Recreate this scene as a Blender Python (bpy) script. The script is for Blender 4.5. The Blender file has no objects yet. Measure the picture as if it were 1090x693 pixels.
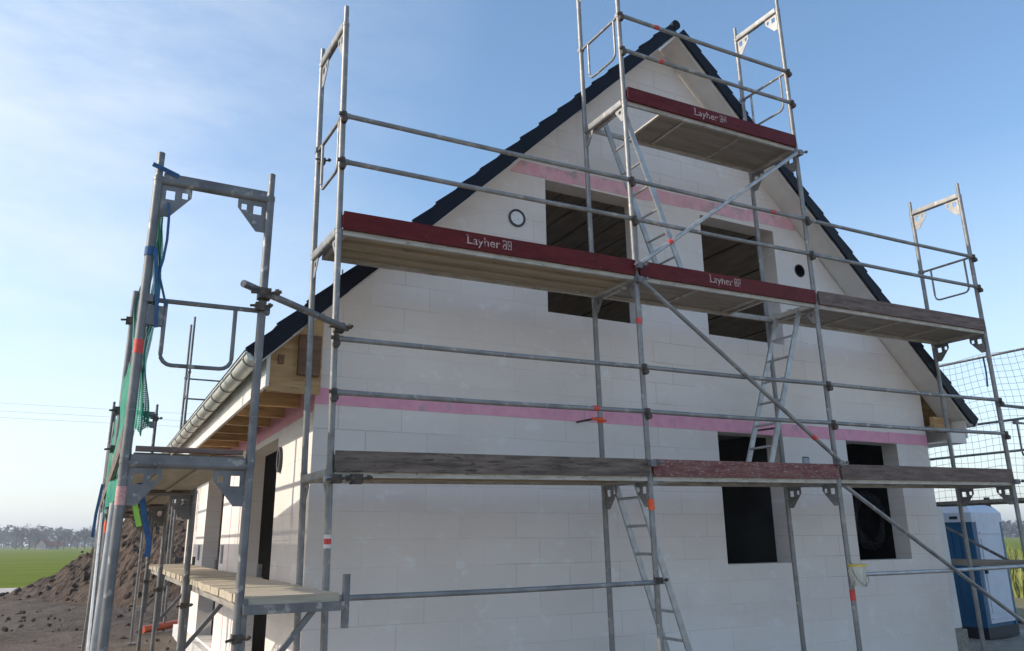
import bpy, bmesh, math, random
from mathutils import Vector, Matrix
random.seed(7)
rnd = random.uniform
S = bpy.context.scene
COL = S.collection
G = -2.2                       # ground level
R = math.radians

# ------------------------------------------------------------------ materials
def newmat(name):
    m = bpy.data.materials.new(name); m.use_nodes = True
    nt = m.node_tree; nt.nodes.clear()
    out = nt.nodes.new('ShaderNodeOutputMaterial'); b = nt.nodes.new('ShaderNodeBsdfPrincipled')
    nt.links.new(b.outputs[0], out.inputs[0])
    return m, nt, b

class N:
    """small node helper"""
    def __init__(s, nt): s.nt = nt
    def n(s, t, **k):
        x = s.nt.nodes.new(t)
        for a, v in k.items(): setattr(x, a, v)
        return x
    def l(s, a, b): s.nt.links.new(a, b)
    def pos(s, kind='Object'):
        return s.n('ShaderNodeTexCoord').outputs[kind]
    def mapping(s, vec, scale=(1, 1, 1), rot=(0, 0, 0), loc=(0, 0, 0)):
        m = s.n('ShaderNodeMapping'); s.l(vec, m.inputs[0])
        m.inputs['Scale'].default_value = scale; m.inputs['Rotation'].default_value = rot; m.inputs['Location'].default_value = loc
        return m.outputs[0]
    def noise(s, vec, scale, detail=4, rough=.55):
        t = s.n('ShaderNodeTexNoise'); s.l(vec, t.inputs['Vector'])
        t.inputs['Scale'].default_value = scale; t.inputs['Detail'].default_value = detail; t.inputs['Roughness'].default_value = rough
        return t.outputs[0]
    def ramp(s, fac, stops):
        r = s.n('ShaderNodeValToRGB'); s.l(fac, r.inputs[0])
        el = r.color_ramp.elements
        while len(el) < len(stops): el.new(.5)
        for e, (p, c) in zip(el, stops):
            e.position = p; e.color = (c, c, c, 1) if isinstance(c, (int, float)) else (*c, 1)
        return r.outputs[0]
    def mix(s, fac, a, b, mode='MIX'):
        m = s.n('ShaderNodeMix', data_type='RGBA', blend_type=mode)
        for v, i in ((fac, 0), (a, 6), (b, 7)):
            if isinstance(v, (int, float)): m.inputs[i].default_value = v
            elif isinstance(v, tuple): m.inputs[i].default_value = (*v, 1)
            else: s.l(v, m.inputs[i])
        return m.outputs[2]
    def math(s, op, a, b=0.0):
        m = s.n('ShaderNodeMath', operation=op)
        for v, i in ((a, 0), (b, 1)):
            if isinstance(v, (int, float)): m.inputs[i].default_value = v
            else: s.l(v, m.inputs[i])
        return m.outputs[0]
    def bump(s, h, b, strength=.3, dist=.01):
        x = s.n('ShaderNodeBump'); s.l(h, x.inputs['Height'])
        x.inputs['Strength'].default_value = strength; x.inputs['Distance'].default_value = dist
        s.l(x.outputs[0], b.inputs['Normal'])

def mat_noise(name, c1, c2, scale=8, rough=.6, metal=0, stretch=(1, 1, 1), bump=.2, bdist=.01, lo=.35, hi=.65, c3=None, s3=30, t3=(.6, .72)):
    m, nt, b = newmat(name); k = N(nt)
    v = k.mapping(k.pos(), stretch)
    n = k.noise(v, scale)
    c = k.ramp(n, [(lo, c1), (hi, c2)])
    if c3:
        n3 = k.noise(v, s3, 3)
        c = k.mix(k.ramp(n3, [(t3[0], 0.), (t3[1], 1.)]), c, c3)
    k.l(c, b.inputs['Base Color'])
    b.inputs['Roughness'].default_value = rough; b.inputs['Metallic'].default_value = metal
    if bump: k.bump(k.noise(v, scale * 3), b, bump, bdist)
    return m

M = {}
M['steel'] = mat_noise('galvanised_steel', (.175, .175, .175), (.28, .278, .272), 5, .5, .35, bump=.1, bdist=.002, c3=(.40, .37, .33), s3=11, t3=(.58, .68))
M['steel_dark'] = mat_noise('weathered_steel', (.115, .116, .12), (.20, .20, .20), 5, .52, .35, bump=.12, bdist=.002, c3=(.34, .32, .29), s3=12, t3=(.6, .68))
M['alu'] = mat_noise('aluminium', (.34, .345, .35), (.46, .465, .46), 10, .42, .5, bump=.05, bdist=.002)
M['rust'] = mat_noise('rusty_coupler', (.05, .045, .04), (.13, .10, .08), 25, .7, .4)
M['red'] = mat_noise('red_toe_board_paint', (.085, .0038, .0045), (.125, .008, .0085), 5, .5, 0, (1, 1, 3), .12, .003, c3=(.24, .12, .10), s3=26, t3=(.68, .74))
M['red'].node_tree.nodes['Principled BSDF'].inputs['Specular IOR Level'].default_value = .2
M['red_worn'] = mat_noise('worn_red_paint', (.13, .022, .022), (.20, .085, .07), 6, .65, 0, (1, 1, 5), .2, .004, c3=(.28, .22, .19), s3=18, t3=(.56, .66))
M['brown'] = mat_noise('weathered_brown_board', (.085, .053, .043), (.18, .125, .105), 3, .75, 0, (1, 1, 9), .3, .004, c3=(.30, .25, .22), s3=16, t3=(.62, .72))
M['dark_wood'] = mat_noise('dark_weathered_board', (.08, .057, .044), (.20, .15, .118), 2.6, .75, 0, (1, 1, 8), .35, .004, c3=(.05, .04, .035), s3=7, t3=(.58, .66))
M['plywood'] = mat_noise('plywood_deck', (.27, .215, .14), (.38, .31, .215), 2, .7, 0, (.6, 6, 1), .2, .003, c3=(.12, .095, .07), s3=9, t3=(.62, .75))
M['beige_ply'] = mat_noise('beige_deck_underside', (.30, .265, .20), (.40, .36, .285), 2, .7, 0, (6, .6, 1), .2, .003, c3=(.22, .18, .13), s3=9, t3=(.62, .75))
M['plywood_grey'] = mat_noise('grey_plywood_deck', (.19, .16, .125), (.28, .24, .195), 2, .7, 0, (.6, 6, 1), .2, .003, c3=(.10, .09, .08), s3=9, t3=(.62, .75))
M['deck_edge'] = mat_noise('deck_edge_rail', (.36, .33, .28), (.52, .49, .44), 5, .55, .25, (1, 1, 4), .1, .002, c3=(.2, .16, .12), s3=14, t3=(.6, .7))
M['fresh_board'] = mat_noise('pale_board', (.36, .30, .22), (.51, .44, .335), 2.5, .7, 0, (1, 8, 8), .25, .003, c3=(.33, .28, .21), s3=6, t3=(.6, .75))
M['old_board'] = mat_noise('grey_board', (.19, .17, .15), (.32, .29, .25), 2.5, .75, 0, (8, 1, 8), .25, .003)
M['golden'] = mat_noise('golden_timber', (.40, .235, .095), (.56, .36, .16), 2.2, .6, 0, (1, 7, 7), .15, .002, c3=(.30, .16, .06), s3=5, t3=(.6, .7))
M['dark_timber'] = mat_noise('dark_stained_timber', (.12, .055, .022), (.20, .10, .045), 3, .6, 0, (1, 1, 6), .15, .002)
M['attic_wood'] = mat_noise('dark_attic_boards', (.44, .35, .27), (.60, .50, .40), 2, .8, 0, (7, 1, 7), .2, .003)
M['pink'] = mat_noise('pink_insulation', (.74, .33, .44), (.80, .39, .50), 9, .75, 0, (1, 1, 1), .15, .003, c3=(.52, .34, .40), s3=5, t3=(.60, .72))
M['pink_pale'] = mat_noise('pale_pink_insulation', (.74, .38, .43), (.80, .47, .51), 9, .75, 0, (1, 1, 1), .15, .003, c3=(.50, .36, .36), s3=5, t3=(.56, .70))
M['white_board'] = mat_noise('white_painted_board', (.66, .63, .59), (.74, .71, .67), 3, .55, 0, bump=.03, bdist=.002)
M['zinc'] = mat_noise('zinc_gutter', (.56, .56, .52), (.68, .68, .63), 5, .45, .3, bump=.04, bdist=.002)
M['zinc_dark'] = mat_noise('zinc_bracket', (.26, .26, .25), (.36, .36, .35), 8, .5, .6, bump=0)
M['black'] = mat_noise('black_rubber', (.010, .010, .012), (.022, .022, .024), 8, .55)
M['conduit'] = mat_noise('grey_conduit', (.03, .03, .034), (.07, .07, .075), 8, .6)
M['plug'] = mat_noise('white_plug', (.74, .73, .72), (.80, .79, .78), 14, .6, c3=(.2, .2, .21), s3=20, t3=(.6, .66))
M['box'] = mat_noise('grey_socket_box', (.28, .31, .35), (.36, .39, .43), 12, .5)
M['blue_strap'] = mat_noise('blue_strap', (.012, .06, .16), (.02, .10, .24), 20, .7)
M['lime_strap'] = mat_noise('lime_strap', (.25, .55, .06), (.33, .66, .10), 20, .7)
M['orange'] = mat_noise('orange_tag', (.75, .09, .02), (.85, .13, .03), 20, .5)
M['redtag'] = mat_noise('red_tag', (.55, .04, .035), (.66, .07, .05), 20, .5)
M['pinktag'] = mat_noise('pale_red_label', (.50, .24, .22), (.62, .36, .34), 60, .6)
M['label_white'] = mat_noise('white_label', (.62, .58, .56), (.7, .66, .64), 30, .6)
M['letter'] = mat_noise('worn_pale_lettering', (.40, .27, .25), (.56, .46, .43), 40, .7, c3=(.16, .015, .016), s3=34, t3=(.55, .61))
M['pipe'] = mat_noise('orange_drain_pipe', (.42, .075, .03), (.52, .11, .05), 6, .4)
M['bucket'] = mat_noise('cream_bucket', (.50, .50, .44), (.60, .59, .52), 6, .5, c3=(.30, .28, .24), s3=9, t3=(.58, .66))
M['yellow'] = mat_noise('yellow_rim', (.55, .40, .05), (.65, .48, .08), 9, .5)
M['toilet_blue'] = mat_noise('blue_plastic', (.006, .085, .19), (.008, .10, .22), 4, .42, bump=.04)
M['toilet_white'] = mat_noise('pale_plastic', (.50, .54, .62), (.57, .61, .69), 4, .45, bump=.04)
M['toilet_base'] = mat_noise('dark_plastic', (.006, .010, .018), (.012, .016, .026), 4, .5)
M['pole'] = mat_noise('pole_wood', (.10, .08, .06), (.16, .13, .10), 4, .8)
M['bark'] = mat_noise('bare_bark', (.04, .036, .034), (.07, .063, .058), 4, .9, bump=0)
M['farwood'] = mat_noise('far_wood', (.022, .027, .032), (.04, .044, .046), .05, .95, bump=0)
M['brick'] = mat_noise('farmhouse_wall', (.42, .36, .33), (.60, .56, .52), .3, .9, bump=0)
M['roofred'] = mat_noise('farmhouse_roof', (.20, .07, .05), (.28, .10, .07), .3, .9, bump=0)
M['reed'] = mat_noise('dry_tall_grass', (.13, .155, .035), (.27, .28, .085), .8, .8, bump=0)
M['interior'] = mat_noise('shade_dark_interior', (.065, .065, .068), (.11, .11, .112), 1.2, .9)  # room shade put into the colour; the real inner walls are white block
M['concrete'] = mat_noise('concrete_slab', (.46, .45, .43), (.60, .59, .57), 3, .85, bump=.3)

def tile_mat():
    m, nt, b = newmat('dark_glazed_tile'); k = N(nt)
    n = k.noise(k.pos(), 6)
    k.l(k.ramp(n, [(.35, (.0015, .0025, .008)), (.65, (.003, .0045, .013))]), b.inputs['Base Color'])
    b.inputs['Roughness'].default_value = .5; b.inputs['Specular IOR Level'].default_value = .2
    return m
M['tile'] = tile_mat()

def wall_mat(name, axis):
    m, nt, b = newmat(name); k = N(nt)
    p = k.pos()
    sep = k.n('ShaderNodeSeparateXYZ'); k.l(p, sep.inputs[0])
    com = k.n('ShaderNodeCombineXYZ')
    wob = k.noise(p, 1.3, 2)
    k.l(sep.outputs['X' if axis == 'x' else 'Y'], com.inputs[0])
    k.l(k.math('ADD', sep.outputs['Z'], k.math('MULTIPLY', wob, .012)), com.inputs[1])
    br = k.n('ShaderNodeTexBrick', offset=.43, squash=1.0)
    k.l(com.outputs[0], br.inputs['Vector'])
    br.inputs['Color1'].default_value = (.435, .43, .43, 1); br.inputs['Color2'].default_value = (.56, .555, .55, 1)
    br.inputs['Mortar'].default_value = (.32, .32, .32, 1)
    br.inputs['Scale'].default_value = 1; br.inputs['Mortar Size'].default_value = .005; br.inputs['Mortar Smooth'].default_value = .4
    br.inputs['Brick Width'].default_value = .625; br.inputs['Row Height'].default_value = .25; br.inputs['Bias'].default_value = 0
    # joints fade in and out
    fade = k.ramp(k.noise(p, .8, 4), [(.46, 0.), (.72, 1.)])
    jf = k.math('MULTIPLY', br.outputs['Fac'], fade)
    big = k.noise(p, .45, 4)
    base = k.ramp(big, [(.30, (.71, .635, .58)), (.5, (.765, .70, .65)), (.70, (.795, .75, .715))])
    base = k.mix(.6, base, br.outputs['Color'], 'SOFT_LIGHT')
    # filler smears and dusty streaks
    sm = k.ramp(k.noise(k.mapping(com.outputs[0], (1.5, 2.2, 1)), 2.3, 6, .65), [(.58, 0.), (.66, .7)])
    base = k.mix(sm, base, (.82, .80, .77))
    st = k.ramp(k.noise(k.mapping(com.outputs[0], (.55, 1.3, 1), loc=(3, 1, 0)), 1.1, 7, .65), [(.52, 0.), (.78, .55)])
    base = k.mix(st, base, (.60, .53, .47))
    sp = k.ramp(k.noise(p, 38, 2), [(.70, 0.), (.76, .55)])
    base = k.mix(sp, base, (.50, .46, .42))
    base = k.mix(k.math('MULTIPLY', jf, .75), base, (.42, .385, .35))
    k.l(base, b.inputs['Base Color']); b.inputs['Roughness'].default_value = .9
    h = k.math('SUBTRACT', k.math('MULTIPLY', k.noise(p, 60, 3), .25), jf)
    k.bump(h, b, .35, .004)
    return m
M['wall_x'] = wall_mat('aerated_block_gable', 'x')
M['wall_y'] = wall_mat('aerated_block_side', 'y')

def dirt_mat(name, c1, c2, c3, sc=1.0, bounce_yard=False):
    m, nt, b = newmat(name); k = N(nt)
    p = k.pos()
    n1 = k.noise(p, .35 * sc, 6, .6); n2 = k.noise(p, 5 * sc, 6, .65); n3 = k.noise(p, 22 * sc, 5, .7)
    c = k.ramp(n1, [(.38, c1), (.60, c2)])
    c = k.mix(k.ramp(n2, [(.46, 0.), (.70, .7)]), c, c3)
    c = k.mix(k.ramp(n3, [(.35, .55), (.6, 0.)]), c, tuple(q * .45 for q in c1))
    if bounce_yard:  # pale ground near the house, added to bounce warm light onto the gable
        sp_ = k.n('ShaderNodeSeparateXYZ'); k.l(p, sp_.inputs[0])
        zone = k.math('ADD', k.math('MULTIPLY', sp_.outputs['Y'], .2), k.math('MULTIPLY', k.math('SUBTRACT', n1, .5), 2.2))
        bounce_sand = k.ramp(n2, [(.35, (.27, .235, .195)), (.65, (.40, .355, .30))])
        c = k.mix(k.ramp(zone, [(.55, 1.), (1.0, 0.)]), c, bounce_sand)
    k.l(c, b.inputs['Base Color']); b.inputs['Roughness'].default_value = .95
    k.bump(k.math('ADD', n2, k.math('MULTIPLY', n3, .6)), b, 1.0, .08)
    return m
M['dirt'] = dirt_mat('churned_soil', (.062, .043, .031), (.125, .096, .072), (.19, .152, .116), bounce_yard=True)
M['heap'] = dirt_mat('dark_topsoil', (.060, .038, .026), (.108, .070, .048), (.19, .133, .096), .9)
def grass_mat():
    m, nt, b = newmat('young_green_crop'); k = N(nt)
    p = k.pos()
    n = k.noise(k.mapping(p, (.05, .3, 1)), .5, 5); n2 = k.noise(p, 3, 5, .7)
    c = k.ramp(n, [(.3, (.10, .135, .013)), (.55, (.135, .175, .018)), (.75, (.18, .20, .028))])
    c = k.mix(k.ramp(n2, [(.4, 0.), (.75, .5)]), c, (.075, .09, .012))
    k.l(c, b.inputs['Base Color']); b.inputs['Roughness'].default_value = .95; b.inputs['Specular IOR Level'].default_value = .04
    k.bump(n2, b, .6, .08)
    return m
M['grass'] = grass_mat()
M['verge'] = mat_noise('rough_verge_grass', (.10, .105, .03), (.17, .15, .06), 1.2, .9, bump=.6, bdist=.05, c3=(.16, .13, .09), s3=3, t3=(.5, .62))
M['path'] = mat_noise('pale_gravel_path', (.36, .33, .31), (.46, .43, .41), 2, .95, bump=.3)

def net_mat():
    m, nt, b = newmat('green_debris_net'); k = N(nt)
    p = k.pos()
    sep = k.n('ShaderNodeSeparateXYZ'); k.l(p, sep.inputs[0])
    def stripe(o, f):
        a = k.math('FRACT', k.math('MULTIPLY', sep.outputs[o], f)); return k.math('LESS_THAN', a, .42)
    a = k.math('MAXIMUM', stripe('Y', 75), stripe('Z', 75))
    c = k.ramp(k.noise(p, 5), [(.35, (.01, .19, .12)), (.65, (.02, .29, .19))])
    k.l(c, b.inputs['Base Color']); b.inputs['Roughness'].default_value = .7
    k.l(k.math('MAXIMUM', a, .55), b.inputs['Alpha'])
    return m
M['green_net'] = net_mat()
M['dark_net'] = mat_noise('dark_net_cord', (.08, .13, .17), (.13, .19, .24), 3, .8, bump=0)

# ------------------------------------------------------------------ mesh builder
class MB:
    def __init__(s): s.v = []; s.f = []
    def add(s, vs, fs):
        o = len(s.v); s.v += [Vector(v) for v in vs]; s.f += [[i + o for i in f] for f in fs]; return s
    def box(s, a, b):
        x0, y0, z0 = a; x1, y1, z1 = b
        return s.add([(x0, y0, z0), (x1, y0, z0), (x1, y1, z0), (x0, y1, z0), (x0, y0, z1), (x1, y0, z1), (x1, y1, z1), (x0, y1, z1)],
              [(0, 3, 2, 1), (4, 5, 6, 7), (0, 1, 5, 4), (1, 2, 6, 5), (2, 3, 7, 6), (3, 0, 4, 7)])
    def hexa(s, c):
        return s.add(c, [(0, 3, 2, 1), (4, 5, 6, 7), (0, 1, 5, 4), (1, 2, 6, 5), (2, 3, 7, 6), (3, 0, 4, 7)])
    def bar(s, a, b, w, h, up=(0, 0, 1)):
        a = Vector(a); b = Vector(b); d = (b - a).normalized(); u = Vector(up)
        r = d.cross(u).normalized() * w / 2; u = r.cross(d).normalized() * h / 2
        return s.hexa([a - r - u, b - r - u, b + r - u, a + r - u, a - r + u, b - r + u, b + r + u, a + r + u])
    def tube(s, pts, r, n=10, caps=True):
        pts = [Vector(p) for p in pts]; rings = []
        for i, p in enumerate(pts):
            d = (pts[min(i + 1, len(pts) - 1)] - pts[max(i - 1, 0)]).normalized()
            up = Vector((0, 0, 1)) if abs(d.z) < .95 else Vector((0, 1, 0))
            a = d.cross(up).normalized(); b = a.cross(d)
            rr = r[i] if isinstance(r, (list, tuple)) else r
            rings.append([p + (a * math.cos(t) + b * math.sin(t)) * rr for t in [2 * math.pi * j / n for j in range(n)]])
        fs = []
        for i in range(len(rings) - 1):
            for j in range(n):
                q = (j + 1) % n; fs.append((i * n + j, i * n + q, (i + 1) * n + q, (i + 1) * n + j))
        if caps: fs.append(tuple(range(n))[::-1]); fs.append(tuple((len(rings) - 1) * n + j for j in range(n)))
        return s.add([v for g in rings for v in g], fs)
    def mesh(s, name, smooth=True):
        me = bpy.data.meshes.new(name); me.from_pydata([tuple(v) for v in s.v], [], s.f); me.update()
        bm = bmesh.new(); bm.from_mesh(me); bmesh.ops.recalc_face_normals(bm, faces=bm.faces); bm.to_mesh(me); bm.free()
        if smooth:
            for p in me.polygons: p.use_smooth = True
            try: me.set_sharp_from_angle(angle=R(38))
            except Exception: pass
        return me
    def build(s, name, mat, parent=None, loc=None, rotz=0, smooth=True):
        return link(name, s.mesh(name, smooth), mat, parent, loc, rotz)

def link(name, me, mat, parent=None, loc=None, rotz=0):
    o = bpy.data.objects.new(name, me); COL.objects.link(o)
    if mat is not None and not me.materials: me.materials.append(M[mat] if isinstance(mat, str) else mat)
    if parent: o.parent = parent
    if loc: o.location = loc
    if rotz: o.rotation_euler.z = rotz
    return o
def tag(o, label=None, cat=None, group=None, kind=None):
    if label: o['label'] = label
    if cat: o['category'] = cat
    if group: o['group'] = group
    if kind: o['kind'] = kind
    return o
def empty(name, loc, rot=(0, 0, 0)):
    o = bpy.data.objects.new(name, None); COL.objects.link(o); o.location = loc; o.rotation_euler = rot; o.empty_display_size = .3
    return o
def poly2d(outer, holes, thick):
    """flat outline (u,v) with holes, extruded from 0 to thick along w -> mesh with coords (u, v, w)"""
    cu = bpy.data.curves.new('c', 'CURVE'); cu.dimensions = '2D'; cu.fill_mode = 'BOTH'; cu.extrude = thick / 2
    for loop in [outer] + holes:
        sp = cu.splines.new('POLY'); sp.points.add(len(loop) - 1)
        for q, (a, b) in zip(sp.points, loop): q.co = (a, b, 0, 1)
        sp.use_cyclic_u = True
    ob = bpy.data.objects.new('c', cu); COL.objects.link(ob)
    me = bpy.data.meshes.new_from_object(ob.evaluated_get(bpy.context.evaluated_depsgraph_get()))
    bpy.data.objects.remove(ob); bpy.data.curves.remove(cu)
    me.materials.clear()
    for v in me.vertices: v.co.z += thick / 2
    return me
def rect(a, b, c, d): return [(a, c), (b, c), (b, d), (a, d)]
def circ(x, y, r, n=24): return [(x + r * math.cos(2 * math.pi * i / n), y + r * math.sin(2 * math.pi * i / n)) for i in range(n)]

# ------------------------------------------------------------------ camera
cd = bpy.data.cameras.new('camera'); cam = bpy.data.objects.new('camera', cd); COL.objects.link(cam)
yaw, pitch, roll = .4847, .2679, -.0105
f = Vector((math.sin(yaw) * math.cos(pitch), math.cos(yaw) * math.cos(pitch), math.sin(pitch)))
r = Vector((math.cos(yaw), -math.sin(yaw), 0)); u = r.cross(f)
r2 = math.cos(roll) * r + math.sin(roll) * u; u2 = math.cos(roll) * u - math.sin(roll) * r
mw = Matrix((r2, u2, -f)).transposed().to_4x4(); mw.translation = (-1.596, -6.074, -.5245)
cam.matrix_world = mw
cd.sensor_width = 36; cd.sensor_fit = 'HORIZONTAL'; cd.lens = 36 * 832.3 / 1090; cd.clip_end = 6000; cd.clip_start = .05
S.camera = cam

# ------------------------------------------------------------------ light and sky
SUN = Vector((-1, .32, .63)).normalized()
sl = bpy.data.lights.new('sun', 'SUN'); sl.energy = 2.05; sl.angle = R(.5); sl.color = (1, .90, .76)
so = bpy.data.objects.new('sun', sl); COL.objects.link(so); so.rotation_euler = SUN.to_track_quat('Z', 'Y').to_euler()
so.location = (-20, 10, 20)
w = bpy.data.worlds.new('World'); S.world = w; w.use_nodes = True
nt = w.node_tree; nt.nodes.clear(); k = N(nt)
out = k.n('ShaderNodeOutputWorld'); bg = k.n('ShaderNodeBackground'); k.l(bg.outputs[0], out.inputs[0])
sky = k.n('ShaderNodeTexSky', sky_type='NISHITA', sun_disc=False)
sky.sun_elevation = math.asin(SUN.z); sky.sun_rotation = math.atan2(SUN.x, SUN.y)
sky.air_density = 1.0; sky.dust_density = 1.4; sky.ozone_density = 2.2; sky.altitude = 0
d = k.pos('Generated')
dot = k.n('ShaderNodeVectorMath', operation='DOT_PRODUCT'); k.l(d, dot.inputs[0]); dot.inputs[1].default_value = Vector((-.52, .70, .52)).normalized()
mask = k.ramp(dot.outputs['Value'], [(.62, 0.), (.98, 1.)])
cn = k.noise(k.mapping(d, (2.2, 3.2, 7.0), (0, .35, .3)), 1.5, 7, .62)
cl = k.math('MULTIPLY', k.math('ADD', k.math('MULTIPLY', k.ramp(cn, [(.36, 0.), (.70, 1.)]), .8), .2), mask)
bg.inputs['Strength'].default_value = .120
hs = k.n('ShaderNodeHueSaturation'); hs.inputs['Saturation'].default_value = 1.05; hs.inputs['Hue'].default_value = .494; k.l(sky.outputs[0], hs.inputs['Color'])
sz = k.n('ShaderNodeSeparateXYZ'); k.l(d, sz.inputs[0])
low = k.ramp(sz.outputs['Z'], [(.0, .6), (.42, 0.)])
c0 = k.mix(low, hs.outputs[0], (4.0, 4.15, 4.1))
k.l(k.mix(k.math('MULTIPLY', cl, .66), c0, (4.5, 4.6, 4.65)), bg.inputs['Color'])
S.view_settings.view_transform = 'Standard'; S.view_settings.look = 'None'; S.view_settings.gamma = 1
S.view_settings.exposure = 1.08
S.cycles.max_bounces = 8; S.cycles.diffuse_bounces = 4; S.cycles.transparent_max_bounces = 12

# ------------------------------------------------------------------ ground
from mathutils import noise as mn
def fbm(x, y, s, o=4):
    return mn.fractal(Vector((x * s, y * s, 3.7)), .9, 2.1, o)
xs = [-3000, -800, -200, -80, -40, -25] + [-18 + i * .28 for i in range(150)] + [26, 32, 45, 90, 250, 900, 3000]
ys = [-3000, -600, -120, -40, -20] + [-10 + i * .28 for i in range(135)] + [29, 34, 45, 90, 250, 900, 3000]
mb = MB(); nx = len(xs)
for y in ys:
    for x in xs:
        a = max(0, min(1, (27 - y) / 4)) * max(0, min(1, (x + 18) / 4)) * max(0, min(1, (24 - x) / 3)) * max(0, min(1, (y + 10) / 3))
        near = min(1, max(0, -x / 2 + .2) + max(0, (y - 11.5) / 3)) if x < 9.5 else .35
        z = a * (.10 * fbm(x, y, .55) + .07 * fbm(x + 9, y, 2.1) + .045 * math.sin((x * .5 + y) * 2.4 + 2 * fbm(x, y, .3)) * max(0, min(1, (y - 9) / 4))) * near
        mb.v.append(Vector((x, y, G - .02 + z)))
for j in range(len(ys) - 1):
    for i in range(nx - 1):
        mb.f.append([j * nx + i, j * nx + i + 1, (j + 1) * nx + i + 1, (j + 1) * nx + i])
tag(mb.build('ground', 'dirt'), kind='structure')

def sheet(name, pts, z, mat):
    return tag(MB().add([(x, y, z) for x, y in pts], [tuple(range(len(pts)))]).build(name, mat, smooth=False), kind='structure')
sheet('field', [(-2900, 32.4), (2900, 32.4), (2900, 2900), (-2900, 2900)], G + .03, 'grass')
sheet('path', [(-300, 28.4), (90, 28.4), (90, 32.4), (-300, 32.4)], G + .034, 'path')
edge = [(-60, 28.4)] + [(-60 + i * 1.2, 24.6 + 1.3 * fbm(i, 2, .3)) for i in range(50)] + [(0, 28.4)]
sheet('grass_verge', edge, G + .05, 'verge')
sheet('meadow', [(14.5, 3.2), (60, -30), (400, -60), (400, 28.3), (24, 28.3), (19, 12)], G + .05, 'verge')

# soil heap : height field
mb = MB(); nn = 230
X0, X1, Y0, Y1 = -8.5, 16.0, 17.0, 37.0
def heap_h(x, y):
    # ridge running along x, tallest near x = 4..9
    pr = [(-7.5, 0), (-5.5, .03), (-3.9, .12), (-3.3, .27), (-2.4, .66), (-1.37, 1.46), (-.3, 2.5), (.6, 2.95), (1.6, 3.2), (4, 3.35), (9, 3.2), (12, 2.6), (16, 0)]
    prof = 0
    for (xa, za), (xb, zb_) in zip(pr, pr[1:]):
        if xa <= x < xb: prof = za + (zb_ - za) * (x - xa) / (xb - xa)
    hw = 2.3 + 1.55 * prof
    q = abs(y - 25.5) / hw
    h = prof * max(0, 1 - q ** 1.35)
    e = min(1, h * 1.4)
    rough = .22 * fbm(x, y, .5) + .26 * abs(fbm(x * .9 + y * .5, y * .5 - x * .3, 1.3)) + .20 * abs(fbm(x, y + 7, 2.6)) + .14 * fbm(x, y, 5)
    return h + e * rough
for j in range(nn + 1):
    for i in range(nn + 1):
        x = X0 + (X1 - X0) * i / nn; y = Y0 + (Y1 - Y0) * j / nn
        mb.v.append(Vector((x, y, G - .06 + heap_h(x, y))))
for j in range(nn):
    for i in range(nn):
        mb.f.append([j * (nn + 1) + i, j * (nn + 1) + i + 1, (j + 1) * (nn + 1) + i + 1, (j + 1) * (nn + 1) + i])
def clod(mb, c, r):
    bm = bmesh.new(); bmesh.ops.create_icosphere(bm, subdivisions=2, radius=r)
    o = Vector((rnd(0, 50), rnd(0, 50), 0))
    vs = [v.co * (1 + .5 * mn.noise(v.co / r + o)) * Vector((1, 1, .75)).length / 1.6 + Vector(c) for v in bm.verts]
    bm.verts.ensure_lookup_table()
    mb.add(vs, [[v.index for v in f.verts] for f in bm.faces]); bm.free()
for _ in range(650):
    x = rnd(-6.5, 9); y = rnd(18.5, 27)
    h = heap_h(x, y)
    if h > .08: clod(mb, (x, y, G - .05 + h), rnd(.03, .12) * (1 if random.random() < .93 else 2.1))
tag(mb.build('soil_heap', 'heap', smooth=False), 'large heap of dark brown clumpy topsoil behind the house', 'soil heap')
# loose clods on the churned ground
mb = MB()
for _ in range(500):
    x = rnd(-9, 1); y = rnd(3, 19.5)
    clod(mb, (x, y, G + .0), rnd(.015, .06))
tag(mb.build('soil_clods', 'dirt', smooth=False), 'loose clods of soil strewn over the churned ground', 'soil', kind='stuff')

# ------------------------------------------------------------------ house
XL, XR, XC = .125, 8.925, 4.49
YW, YB = 1.15, 11.2
T = .245
AZ, SL = 5.84, .985             # lower edge of the verge at the ridge, slope
def roofz(x): return AZ - SL * abs(x - XC)
house = tag(empty('house', (4.5, 6, G)), 'unplastered white block house with dark tiled gable roof, half built', 'house')
def hp(name, me_or_mb, mat, smooth=False):
    me = me_or_mb.mesh(name, smooth) if isinstance(me_or_mb, MB) else me_or_mb
    o = link(name, me, mat, house); o.location = -house.location; return o
def sub(name, mb, mat, parent, smooth=False):
    return link(name, mb.mesh(name, smooth) if isinstance(mb, MB) else mb, mat, parent)
FZ = -1.97                      # floor level
top = lambda x: roofz(x) + .03
gable = [(XL, G), (XR, G), (XR, top(XR)), (XC, top(XC)), (XL, top(XL))]
wins = [(5.0, 6.032, -.822, .718), (7.232, 8.255, -.822, .718), (2.665, 3.97, 1.93, 3.545), (4.99, 6.284, 1.93, 3.545)]
holes = [rect(a, b, c, d) for a, b, c, d in wins] + [circ(2.282, 2.981, .10), circ(6.722, 3.036, .09), rect(6.385, 6.512, .345, .47)]
def to_xz(me, y0):              # (u,v,w) -> (u, y0 + w, v)
    for v in me.vertices: v.co = (v.co.x, y0 + v.co.z, v.co.y)
    me.update()
    bm = bmesh.new(); bm.from_mesh(me); bmesh.ops.recalc_face_normals(bm, faces=bm.faces); bm.to_mesh(me); bm.free()
    return me
def to_yz(me, x0):
    for v in me.vertices: v.co = (x0 + v.co.z, v.co.x, v.co.y)
    me.update()
    bm = bmesh.new(); bm.from_mesh(me); bmesh.ops.recalc_face_normals(bm, faces=bm.faces); bm.to_mesh(me); bm.free()
    return me
gw = hp('gable_wall', to_xz(poly2d(gable, holes, T), YW), 'wall_x')
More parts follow.
